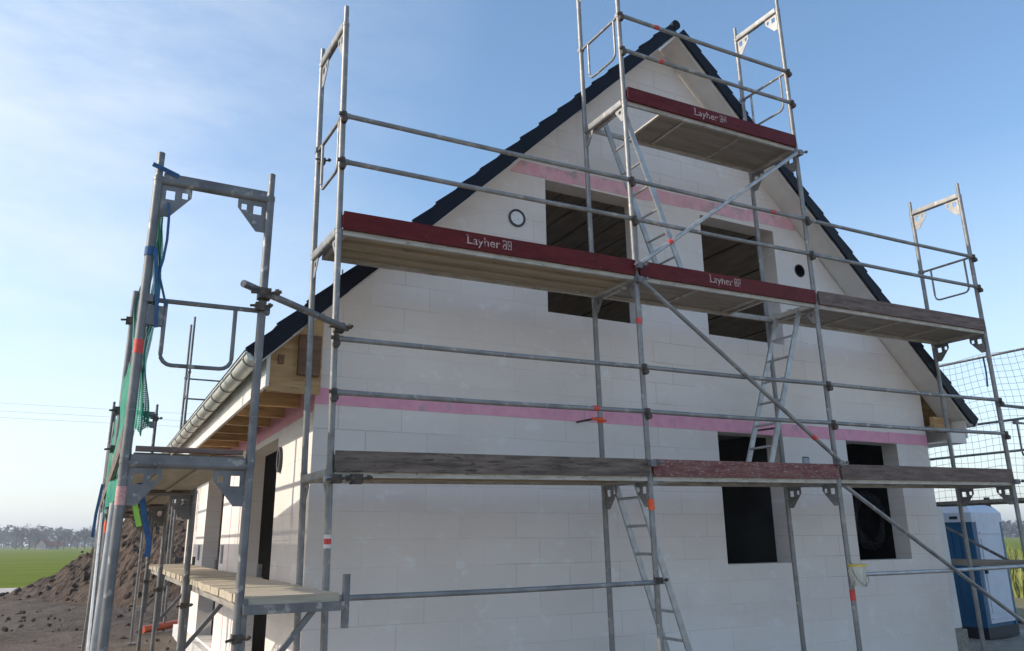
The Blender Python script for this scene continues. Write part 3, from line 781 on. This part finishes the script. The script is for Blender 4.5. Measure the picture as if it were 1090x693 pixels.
# --- eave scaffold on the left
es = tag(empty('scaffold', (0, 0, 0)), 'frame scaffold along the left eave with green net and low board platform', 'scaffold')
EY = [-.75, 2.32, 5.39, 7.96, 10.03]
XO = -1.452
ER = .0285
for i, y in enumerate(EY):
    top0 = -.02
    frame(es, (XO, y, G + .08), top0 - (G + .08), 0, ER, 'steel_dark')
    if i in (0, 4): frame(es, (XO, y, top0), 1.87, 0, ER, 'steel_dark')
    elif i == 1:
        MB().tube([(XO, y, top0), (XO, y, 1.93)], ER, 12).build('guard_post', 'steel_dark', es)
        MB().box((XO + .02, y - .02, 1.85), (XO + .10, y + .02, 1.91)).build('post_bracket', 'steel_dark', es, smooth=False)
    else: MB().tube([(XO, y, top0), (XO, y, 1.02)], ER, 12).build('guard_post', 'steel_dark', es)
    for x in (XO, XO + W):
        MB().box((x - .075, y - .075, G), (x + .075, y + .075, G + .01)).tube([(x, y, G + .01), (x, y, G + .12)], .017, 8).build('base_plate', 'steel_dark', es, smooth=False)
# decks along y
def ydeck(root, x0, x1, y0, y1, z, mat, emat='deck_edge', nstr=3):
    mb = MB(); ww = (x1 - x0) / nstr
    for i in range(nstr):
        mb.box((x0 + i * ww + .006, y0 + .04, z - .045), (x0 + (i + 1) * ww - .006, y1 - .04, z))
    o = mb.build('deck', mat, root, smooth=False)
    mb = MB()
    for yy in (y0 + .02, y1 - .08): mb.box((x0 + .01, yy, z - .075), (x1 - .01, yy + .06, z - .046))
    link('deck_beam', mb.mesh('deck_beam', False), 'dark_wood', o)
    for i in range(1, nstr):
        mb = MB().box((x0 + i * ww - .02, y0 + .1, z - .062), (x0 + i * ww + .02, y1 - .1, z - .046)); link('deck_rib', mb.mesh('deck_rib', False), mat, o)
    return o
for a, b in zip(EY, EY[1:]):
    ydeck(es, XO + .04, XO + W - .03, a, b, .02, 'beige_ply')
    MB().box((XO - .03, a + .04, .03), (XO, b - .04, .18)).build('toe_board', 'dark_wood', es, smooth=False)
    for hh in (.55, 1.0):
        MB().tube([(XO + .02, a, hh), (XO + .02, b, hh)], .019, 8).build('guard_rail', 'steel_dark', es)
MB().box((XO + .05, EY[0] - .018, .022), (XO + W - .05, EY[0] + .012, .055)).build('end_toe_board', 'brown', es, smooth=False)
u_guard(es, (XO + .02, EY[0], .99), (XO + W + .02, EY[0], 1.0), .42, 'steel_dark', (.15, .74))
MB().box((XO + .02, EY[0] - .02, .82), (XO + .12, EY[0] + .02, .95)).build('guard_plate', 'steel_dark', es, smooth=False)
u_guard(es, (XO + .02, EY[4], .99), (XO + W - .02, EY[4], 1.0), .42, 'steel_dark', (.15, .74))
# diagonals on the outer face
for (a, b, z0, z1) in ((EY[0], EY[1], -1.9, -.25), (EY[1], EY[2], -.25, -1.9)):
    MB().tube([(XO - .05, a, z0), (XO - .05, b, z1)], .019, 8).build('diagonal_brace', 'alu', es)
MB().tube([(XO - .055, EY[0] + .18, G + .05), (XO - .03, EY[0] + .17, -.28)], .021, 10).build('jack_tube', 'alu', es)
# tie tube to the gable scaffold
MB().tube([(-.865, -.80, 1.165), (.07, -.05, 1.14)], .0255, 12).build('tie_tube', 'rust' if False else 'steel_dark', es)
coupler(es, (XO + W, -.79, 1.11), 'rust', 1.2); coupler(es, (0.0, -.04, 1.14), 'rust', 1.2); coupler(es, (XO + W - .02, -.78, 1.02), 'rust', .9)
for z in (.35, .72, 1.62): coupler(es, (XO - .02, EY[1], z), 'rust', 1.1)

for z in (1.75, .6): coupler(es, (XO + W, EY[4], z), 'rust', 1.3)
# brackets with the low board platform
BZ = -.93
for y in EY[:4]:
    x0 = XO + W + .02; x1 = -.07
    mb = MB().bar((x0, y - .03, BZ + .005), (x1, y - .03, BZ + .005), .05, .055).bar((x0, y, BZ - .56), (x1 - .16, y, BZ + .02), .035, .035)
    mb.box((x0 - .005, y - .026, BZ - .62), (x0 + .03, y + .026, BZ + .07))
    br_ = mb.build('console_bracket', 'steel_dark', es, smooth=False)
    MB().tube([(x1 + .02, y, BZ - .135), (x1 + .02, y, BZ + .20)], .026, 12).build('console_post', 'steel_dark', br_)
    coupler(es, (XO + W, y - .0, BZ - .16), 'rust', .9)
pm = MB(); px0, px1 = XO + W + .035, -.10
yy = EY[0] - .02
while yy < EY[3] + .4:
    wv = rnd(.19, .25); dz = rnd(-.003, .004)
    pm.box((px0 - rnd(0, .02), yy + .004, BZ + .030 + dz), (px1 + rnd(-.03, .02), yy + wv, BZ + .082 + dz)); yy += wv
    if yy > 2.2 and yy < 2.35: 
        pm.build('platform_boards', 'fresh_board', es, smooth=False); pm = MB()
pm.build('platform_boards', 'fresh_board', es, smooth=False)
pm = MB().box((px0 - .02, EY[0] - .03, BZ + .0735), (px0 + .01, EY[2] + .3, BZ + .0755)); 
MB().box((px0 + .02, EY[0] + .1, BZ - .03), (px0 + .06, EY[3] + .3, BZ + .028)).box((px1 - .08, EY[0] + .1, BZ - .03), (px1 - .04, EY[3] + .3, BZ + .028)).build('platform_beam', 'old_board', es, smooth=False)
band(es, (XO, EY[0], -.30), (XO, EY[0], -.19), ER * 1.04, 'pinktag', 'label'); band(es, (XO, EY[0], .63), (XO, EY[0], .72), ER * 1.05, 'redtag', 'label'); band(es, (XO, EY[1], -.42), (XO, EY[1], -.32), ER * 1.05, 'orange')

# green debris net hung inside the outer standards
def cloth(name, fn, nu, nv, mat, thick=.004):
    mb = MB()
    for j in range(nv + 1):
        for i in range(nu + 1): mb.v.append(Vector(fn(i / nu, j / nv)))
    for j in range(nv):
        for i in range(nu): mb.f.append([j * (nu + 1) + i, j * (nu + 1) + i + 1, (j + 1) * (nu + 1) + i + 1, (j + 1) * (nu + 1) + i])
    return mb.build(name, mat)
def netf(a, b):
    y = EY[0] + .06 + a * 5.9
    zt = 1.72 - .62 * min(1, a * 9) ** .7 - .9 * max(0, a - .3) + .10 * math.sin(a * 9)
    zb = -.20 + .10 * math.sin(a * 7) + .12 * fbm(a * 9, 1, 1)
    z = zb + (zt - zb) * b
    x = XO - .012 * min(1, max(0, (y + .6) * 2)) + .02 + .05 * max(0, fbm(y, z, 2.3)) * (1 - b) + .018 * math.sin(y * 5 + z * 2.3) + .016 * math.sin(z * 6.1 + y * 2) + .022 * max(0, 1 - (y + .7) * 2) * math.sin(z * 4.3 + 1) + .03 * fbm(y, z, 1.6)
    return (x, y, z)
tag(cloth('debris_net', netf, 70, 30, 'green_net'), 'green debris net hanging limp along the left eave scaffold', 'net')
def bunch(a, b):
    z = 1.70 - 1.55 * b + .03 * math.sin(a * 9)
    wd = .035 + .05 * abs(math.sin(z * 5.3)) * b
    return (XO + .050 + .018 * math.sin(z * 7) + wd * (a - .5) + .012 * math.sin(a * 14 + z * 9), EY[0] + .07 + .03 * math.sin(a * 11 + z * 3), z)
tag(cloth('net_strip', bunch, 12, 60, 'green_net'), 'narrow bunched strip of green netting hanging beside the front left upright', 'net')
# straps
def strap(pts, mat, label, wd=.022):
    mb = MB(); pts = [Vector(p) for p in pts]
    for a, b in zip(pts, pts[1:]): mb.bar(a, b, wd, .005, (.3, 1, .1))
    return tag(mb.build('strap', mat), label, 'strap', 'ribbons tied to the left scaffold')
o = Vector((XO, EY[0], 0))
def sp(*q): return [o + Vector(t) for t in q]
strap(sp((.075, -.03, 1.66), (.088, -.03, 1.55), (.092, -.03, 1.40), (.082, -.03, 1.26), (.062, -.03, 1.15)), 'blue_strap', 'blue ribbon dangling straight under the top left frame corner', .016)
strap(sp((.03, -.035, 1.33), (.055, -.04, 1.12), (.075, -.04, .95), (.085, -.04, .80)), 'blue_strap', 'blue ribbon knotted round the left standard above the bent hoop')
strap(sp((.02, -.035, 1.30), (.07, -.035, 1.15), (.13, -.03, .95)), 'blue_strap', 'short blue ribbon slanting from the knot on the left standard', .014)
strap(sp((-.045, -.03, 1.915), (.02, -.04, 1.89), (.12, -.03, 1.86)), 'blue_strap', 'dark blue ribbon wrapped over the top of the left standard', .03)
strap(sp((.10, .1, -.16), (.14, .1, -.33), (.19, .1, -.52), (.185, .1, -.60)), 'blue_strap', 'wide blue ribbon hanging below the left deck', .034)
strap(sp((.07, .12, -.19), (.09, .12, -.30), (.125, .12, -.42)), 'lime_strap', 'lime green ribbon hanging below the left deck', .032)
strap(sp((-.08, 3.07, .02), (-.105, 3.07, -.25), (-.11, 3.07, -.46)), 'blue_strap', 'blue ribbon hanging outside the left scaffold legs', .026)
band(es, (XO, EY[0], 1.28), (XO, EY[0], 1.34), ER * 1.15, 'blue_strap', 'ribbon_knot')

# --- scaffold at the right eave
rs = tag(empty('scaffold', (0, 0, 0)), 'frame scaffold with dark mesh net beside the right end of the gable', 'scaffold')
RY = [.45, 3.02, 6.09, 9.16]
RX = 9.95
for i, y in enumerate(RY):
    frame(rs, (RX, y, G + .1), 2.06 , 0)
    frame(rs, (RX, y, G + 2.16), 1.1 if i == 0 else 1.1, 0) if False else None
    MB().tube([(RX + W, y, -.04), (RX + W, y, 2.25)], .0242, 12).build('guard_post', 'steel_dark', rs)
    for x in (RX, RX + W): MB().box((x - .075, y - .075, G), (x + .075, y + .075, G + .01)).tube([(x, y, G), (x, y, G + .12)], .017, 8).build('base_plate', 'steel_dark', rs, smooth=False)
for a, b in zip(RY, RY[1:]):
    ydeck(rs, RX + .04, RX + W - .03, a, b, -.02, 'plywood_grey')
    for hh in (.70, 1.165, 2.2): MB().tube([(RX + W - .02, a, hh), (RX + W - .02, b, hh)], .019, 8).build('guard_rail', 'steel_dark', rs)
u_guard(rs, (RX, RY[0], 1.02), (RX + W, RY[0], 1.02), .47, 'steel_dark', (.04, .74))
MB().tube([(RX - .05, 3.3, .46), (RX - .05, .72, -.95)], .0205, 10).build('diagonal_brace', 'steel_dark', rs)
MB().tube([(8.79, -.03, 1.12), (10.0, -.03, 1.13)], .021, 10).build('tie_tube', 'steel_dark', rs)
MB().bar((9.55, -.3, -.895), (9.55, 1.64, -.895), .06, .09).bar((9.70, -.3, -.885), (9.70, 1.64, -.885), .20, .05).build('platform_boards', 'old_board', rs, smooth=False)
MB().bar((9.45, .4, -.97), (9.97, .4, -.97), .05, .05).build('console_bracket', 'steel_dark', rs, smooth=False)
# knotted net of cords
mb = MB(); xn = RX + W - .05
y0, y1, z0, z1 = .0, 8.6, -.05, 2.2
def npt(y, z): return (xn + .05 * math.sin(y * 1.7 + z) + .03 * fbm(y, z, .9), y + .03 * math.sin(z * 3.1 + y), z + .05 * math.sin(y * 1.3) * (1 - abs(z - 1.2) / 1.5) + .015 * math.sin(y * 7))
ny, nz = 82, 22
for i in range(ny + 1):
    y = y0 + (y1 - y0) * i / ny
    mb.tube([npt(y, z0 + (z1 - z0) * j / nz) for j in range(nz + 1)], .0025, 4, False)
for j in range(nz + 1):
    z = z0 + (z1 - z0) * j / nz
    mb.tube([npt(y0 + (y1 - y0) * i / ny, z) for i in range(ny + 1)], .0025, 4, False)
tag(mb.build('safety_net', 'dark_net'), 'dark open mesh safety net on the right hand scaffold', 'net')
strap([(xn, 1.15, 2.2), (xn + .01, 1.15, 1.95), (xn, 1.16, 1.72)], 'blue_strap', 'blue ribbon hanging from the top edge of the dark net', .03)

# --- scaffold behind the rear gable: only its tops show over the roof
bs = tag(empty('scaffold', (0, 0, 0)), 'frame scaffold behind the rear gable, only its tops showing over the roof', 'scaffold')
for x, zt in ((-.06, 4.3), (3.17, 5.9), (5.74, 5.0), (8.8, 4.0)):
    zb = G + .1
    for y in (11.85, 12.58):
        MB().tube([(x, y, G), (x, y, zt)], .0242, 10).build('standard', 'steel_dark', bs)
for z in (0, 2, 4):
    for y in (11.85, 12.58) if z < 4 else ():
        pass
    if z < 4: deck(bs, -.06, 3.17, 11.88, 12.55, z, 'plywood_grey'); deck(bs, 3.17, 5.74, 11.88, 12.55, z, 'plywood_grey'); deck(bs, 5.74, 8.8, 11.88, 12.55, z, 'plywood_grey')
for z in (.6, 1.05, 2.6, 3.05):
    MB().tube([(-.06, 12.6, z), (8.8, 12.6, z)], .019, 8).build('guard_rail', 'steel_dark', bs)
u_guard(bs, (-.06, 11.85, 3.05), (-.06, 12.58, 3.05), .47, 'steel_dark')

# ------------------------------------------------------------------ site toilet
tl = empty('portable_toilet', (11.9, 2.6, G), (0, 0, .15))
tag(tl, 'blue portable toilet with pale door and pale roof behind the right end of the house', 'portable toilet')
def tp(name, mb, mat, parent=None, smooth=False): return mb.build(name, mat, parent or tl, smooth=smooth)
s_ = 1.10
tp('base', MB().box((-.02, -.02, 0), (s_ + .02, s_ + .02, .18)), 'toilet_base')
body = MB().box((.0, .0, .18), (s_, s_, 1.90))
for i in range(7): body.box((-.012, .10 + i * .13, .26), (.0, .17 + i * .13, 1.82))
tp('body', body, 'toilet_blue')
tp('corner_post', MB().box((-.02, -.02, .18), (.06, .05, 1.90)), 'toilet_blue'); tp('corner_post', MB().box((s_ - .06, -.02, .18), (s_ + .02, .05, 1.90)), 'toilet_blue')
dr = tp('door', MB().box((.10, -.035, .24), (s_ - .10, -.002, 1.92)).box((.18, -.048, 1.15), (s_ - .18, -.035, 1.62)).box((.18, -.048, .40), (s_ - .18, -.035, 1.02)).box((.16, -.05, 1.70), (s_ - .16, -.035, 1.73)).box((.16, -.05, .30), (s_ - .16, -.035, .33)), 'toilet_white')
tp('handle', MB().box((.14, -.075, 1.04), (.19, -.036, 1.16)), 'toilet_base', dr)
rf = MB(); n = 8
ring = []
for z, ins in ((1.90, -.03), (2.06, -.03), (2.18, .06), (2.25, .22)):
    ring.append([(ins, ins, z), (s_ - ins, ins, z), (s_ - ins, s_ - ins, z), (ins, s_ - ins, z)])
vs = [v for q in ring for v in q]; fs = [(i * 4 + j, i * 4 + (j + 1) % 4, (i + 1) * 4 + (j + 1) % 4, (i + 1) * 4 + j) for i in range(3) for j in range(4)] + [(0, 1, 2, 3), (12, 13, 14, 15)]
rf.add(vs, fs); ro = tp('roof', rf, 'toilet_white')
tp('vent_grille', MB().box((-.036, .2, 1.95), (-.03, .34, 2.0)).box((-.036, .7, 1.95), (-.03, .84, 2.0)), 'toilet_base', ro)
tp('vent_pipe', MB().tube([(s_ - .12, .10, 1.9), (s_ - .12, .10, 2.34)], .05, 12), 'toilet_base', None, True)

# drain pipe
tag(MB().tube([(-.46, 11.55, G + .075), (.45, 12.3, G + .12)], .07, 14).tube([(.30, 12.18, G + .114), (.47, 12.32, G + .12)], .085, 14).build('drain_pipe', 'pipe'), 'orange red drain pipe lying on the soil behind the left scaffold', 'pipe')

# ------------------------------------------------------------------ tall dry grass on the right
mb = MB()
for _ in range(15000):
    a = rnd(.80, 1.25); dist = rnd(26, 46)
    x = -1.6 + dist * math.sin(a) + rnd(-.5, .5); y = -6.07 + dist * math.cos(a)
    h = rnd(.4, 1.15) * (1.1 + .55 * fbm(x, y, .25)); t = rnd(0, 6.28); wv = rnd(.012, .04); lx = rnd(-.35, .35) * h; ly = rnd(-.35, .35) * h
    ca, sa = math.cos(t) * wv, math.sin(t) * wv
    mb.add([(x - ca, y - sa, G), (x + ca, y + sa, G), (x + lx * .45 + ca * .8, y + ly * .45 + sa * .8, G + h * .6), (x + lx * .45 - ca * .8, y + ly * .45 - sa * .8, G + h * .6), (x + lx, y + ly, G + h)],
           [(0, 1, 2, 3), (3, 2, 4)])
tag(mb.build('tall_grass', 'reed', smooth=False), 'tall dry yellow green grass beyond the portable toilet', 'tall grass', kind='stuff')

# ------------------------------------------------------------------ far background
def far_pos(az, dist): return (-1.6 + dist * math.sin(az), -6.07 + dist * math.cos(az))
mb = MB()
az = -.55
while az < 1.5:
    for row in range(4):
        dist = 620 + row * 14 + rnd(-5, 5) + 40 * math.sin(az * 5)
        x, y = far_pos(az + rnd(-.003, .003), dist); h = rnd(9, 12.5) * (1 + .25 * math.sin(az * 23) * math.sin(az * 7.1))
        for _ in range(34):
            q = rnd(0, 1) ** .7; rr = h * .36 * (1 - abs(q - .45)) * rnd(.3, 1); t = rnd(0, 6.28)
            c = Vector((x + rr * math.cos(t), y + rr * math.sin(t), G + h * q)); s1 = rnd(.9, 2.6)
            d1 = Vector((rnd(-1, 1), rnd(-1, 1), rnd(-.4, 1))).normalized() * s1; d2 = Vector((rnd(-1, 1), rnd(-1, 1), rnd(-1, 1))).normalized() * s1 * .8
            mb.add([c - d1, c + d2, c + d1], [(0, 1, 2)])
        mb.tube([(x, y, G), (x, y, G + h * .7)], [.35, .12], 4, False)
    az += .0065
tag(mb.build('distant_wood', 'farwood', smooth=False), 'hazy distant wood along the horizon', 'wood', kind='stuff')

def bare_tree(h, seed):
    random.seed(seed)
    tr = MB(); cr = MB()
    tr.tube([(0, 0, 0), (rnd(-.2, .2), rnd(-.2, .2), h * .35), (rnd(-.4, .4), rnd(-.4, .4), h * .72)], [h * .022, h * .016, h * .006], 6)
    def grow(p, d, L, rad, lev):
        q = p + d * L
        cr.tube([p, (p + q) / 2 + Vector((rnd(-.1, .1), rnd(-.1, .1), rnd(0, .15))) * L, q], [rad, rad * .7, rad * .45], 3, False)
        if lev == 0: return
        for _ in range(4 if lev > 1 else 5):
            e = (d + Vector((rnd(-1, 1), rnd(-1, 1), rnd(-.35, .8))) * .85).normalized()
            grow(p + d * L * rnd(.35, 1), e, L * rnd(.5, .75), rad * .5, lev - 1)
    for i in range(11):
        t = 2.4 * i; z = h * (.25 + .04 * i); d = Vector((math.cos(t), math.sin(t), rnd(.5, 1.2))).normalized()
        grow(Vector((0, 0, z)), d, h * rnd(.20, .30), h * .008, 3)
    return tr.mesh('trunk'), cr.mesh('crown', False)
protos = [bare_tree(17, 3), bare_tree(14, 5)]
random.seed(21)
spots = [(52, 395), (58, 375), (65, 372), (71, 400), (77, 420), (93, 366), (99, 372), (106, 380), (113, 371), (120, 366), (128, 372)]
tags_ = 'bare leafless trees standing beside the far farmhouses'
for i, (px, dist) in enumerate(spots):
    az = .4847 + math.atan((px - 545) / 832.3 / math.cos(.2679)) * 1.0
    x, y = far_pos(az, dist); tm, cm = protos[i % 2]
    t = tag(empty('bare_tree', (x, y, G), (0, 0, rnd(0, 6))), 'leafless tree in the row across the green field', 'tree', tags_)
    sc = rnd(.45, .66); t.scale = (sc, sc, sc)
    link('trunk', tm, 'bark', t); link('crown', cm, 'bark', t)
def farmhouse(px, dist, label, wd, dp, h, rh, rot):
    az = .4847 + math.atan((px - 545) / 832.3 / math.cos(.2679))
    x, y = far_pos(az, dist)
    t = tag(empty('farmhouse', (x, y, G), (0, 0, rot)), label, 'house')
    MB().add([(-wd, -dp, 0), (wd, -dp, 0), (wd, dp, 0), (-wd, dp, 0), (-wd, -dp, h), (wd, -dp, h), (wd, dp, h), (-wd, dp, h), (-wd, 0, h + rh), (wd, 0, h + rh)],
             [(0, 1, 5, 4), (1, 2, 6, 9, 5), (2, 3, 7, 6), (3, 0, 4, 8, 7)]).build('wall', 'brick', t, smooth=False)
    MB().hexa([(-wd - .4, -dp - .5, h - .3), (wd + .4, -dp - .5, h - .3), (wd + .4, 0, h + rh + .05), (-wd - .4, 0, h + rh + .05), (-wd - .4, -dp - .5, h), (wd + .4, -dp - .5, h), (wd + .4, 0, h + rh + .35), (-wd - .4, 0, h + rh + .35)])\
        .hexa([(-wd - .4, dp + .5, h - .3), (wd + .4, dp + .5, h - .3), (wd + .4, .01, h + rh + .05), (-wd - .4, .01, h + rh + .05), (-wd - .4, dp + .5, h), (wd + .4, dp + .5, h), (wd + .4, .01, h + rh + .35), (-wd - .4, .01, h + rh + .35)]).build('roof', 'roofred', t, smooth=False)
    for xx in (-wd * .5, wd * .5): MB().box((xx - .35, -dp - .06, .7), (xx + .35, -dp - .01, 1.4)).build('window', 'black', t, smooth=False)
farmhouse(79, 372, 'far pale farmhouse with a steep red roof across the field', 2.0, 1.7, 1.8, 1.9, 1.2)
farmhouse(87, 376, 'far low farmhouse with a red roof right of the steep one', 2.8, 1.6, 1.5, 1.3, .4)

# power line far across the field
pl = 'thin power lines across the sky at left'
for x in (-190, 140):
    t = tag(empty('utility_pole', (x, 178, G)), 'wooden utility pole carrying the lines, %s' % ('left end' if x < 0 else 'right end behind the house'), 'utility pole', 'poles of the power line')
    MB().tube([(0, 0, 0), (0, 0, 31)], [.22, .14], 10).build('shaft', 'pole', t); MB().bar((-1.0, 0, 29.5), (1.0, 0, 29.5), .12, .16).build('cross_arm', 'pole', t, smooth=False)
for dz, lb in ((0, 'lowest'), (1.3, 'middle'), (2.9, 'topmost')):
    pts = [(-190 + 330 * i / 24, 178, G + 27.4 + dz - 1.2 * (1 - (2 * i / 24 - 1) ** 2)) for i in range(25)]
    tag(MB().tube(pts, .022, 5).build('power_line', 'steel_dark'), '%s of the three thin power lines across the sky at left' % lb, 'power line', pl)

# haze
mh = bpy.data.materials.new('haze_air'); mh.use_nodes = True; ntm = mh.node_tree; ntm.nodes.clear()
o_ = ntm.nodes.new('ShaderNodeOutputMaterial'); v_ = ntm.nodes.new('ShaderNodeVolumePrincipled'); ntm.links.new(v_.outputs[0], o_.inputs['Volume'])
v_.inputs['Color'].default_value = (.86, .92, 1, 1); v_.inputs['Density'].default_value = .0006; v_.inputs['Anisotropy'].default_value = .3
HAZE = True
if HAZE:
    tag(MB().box((-3100, -3100, G - 1.2), (3100, 3100, 33)).build('haze', mh, smooth=False), 'pale thin haze in the air over the fields', 'haze', kind='stuff')
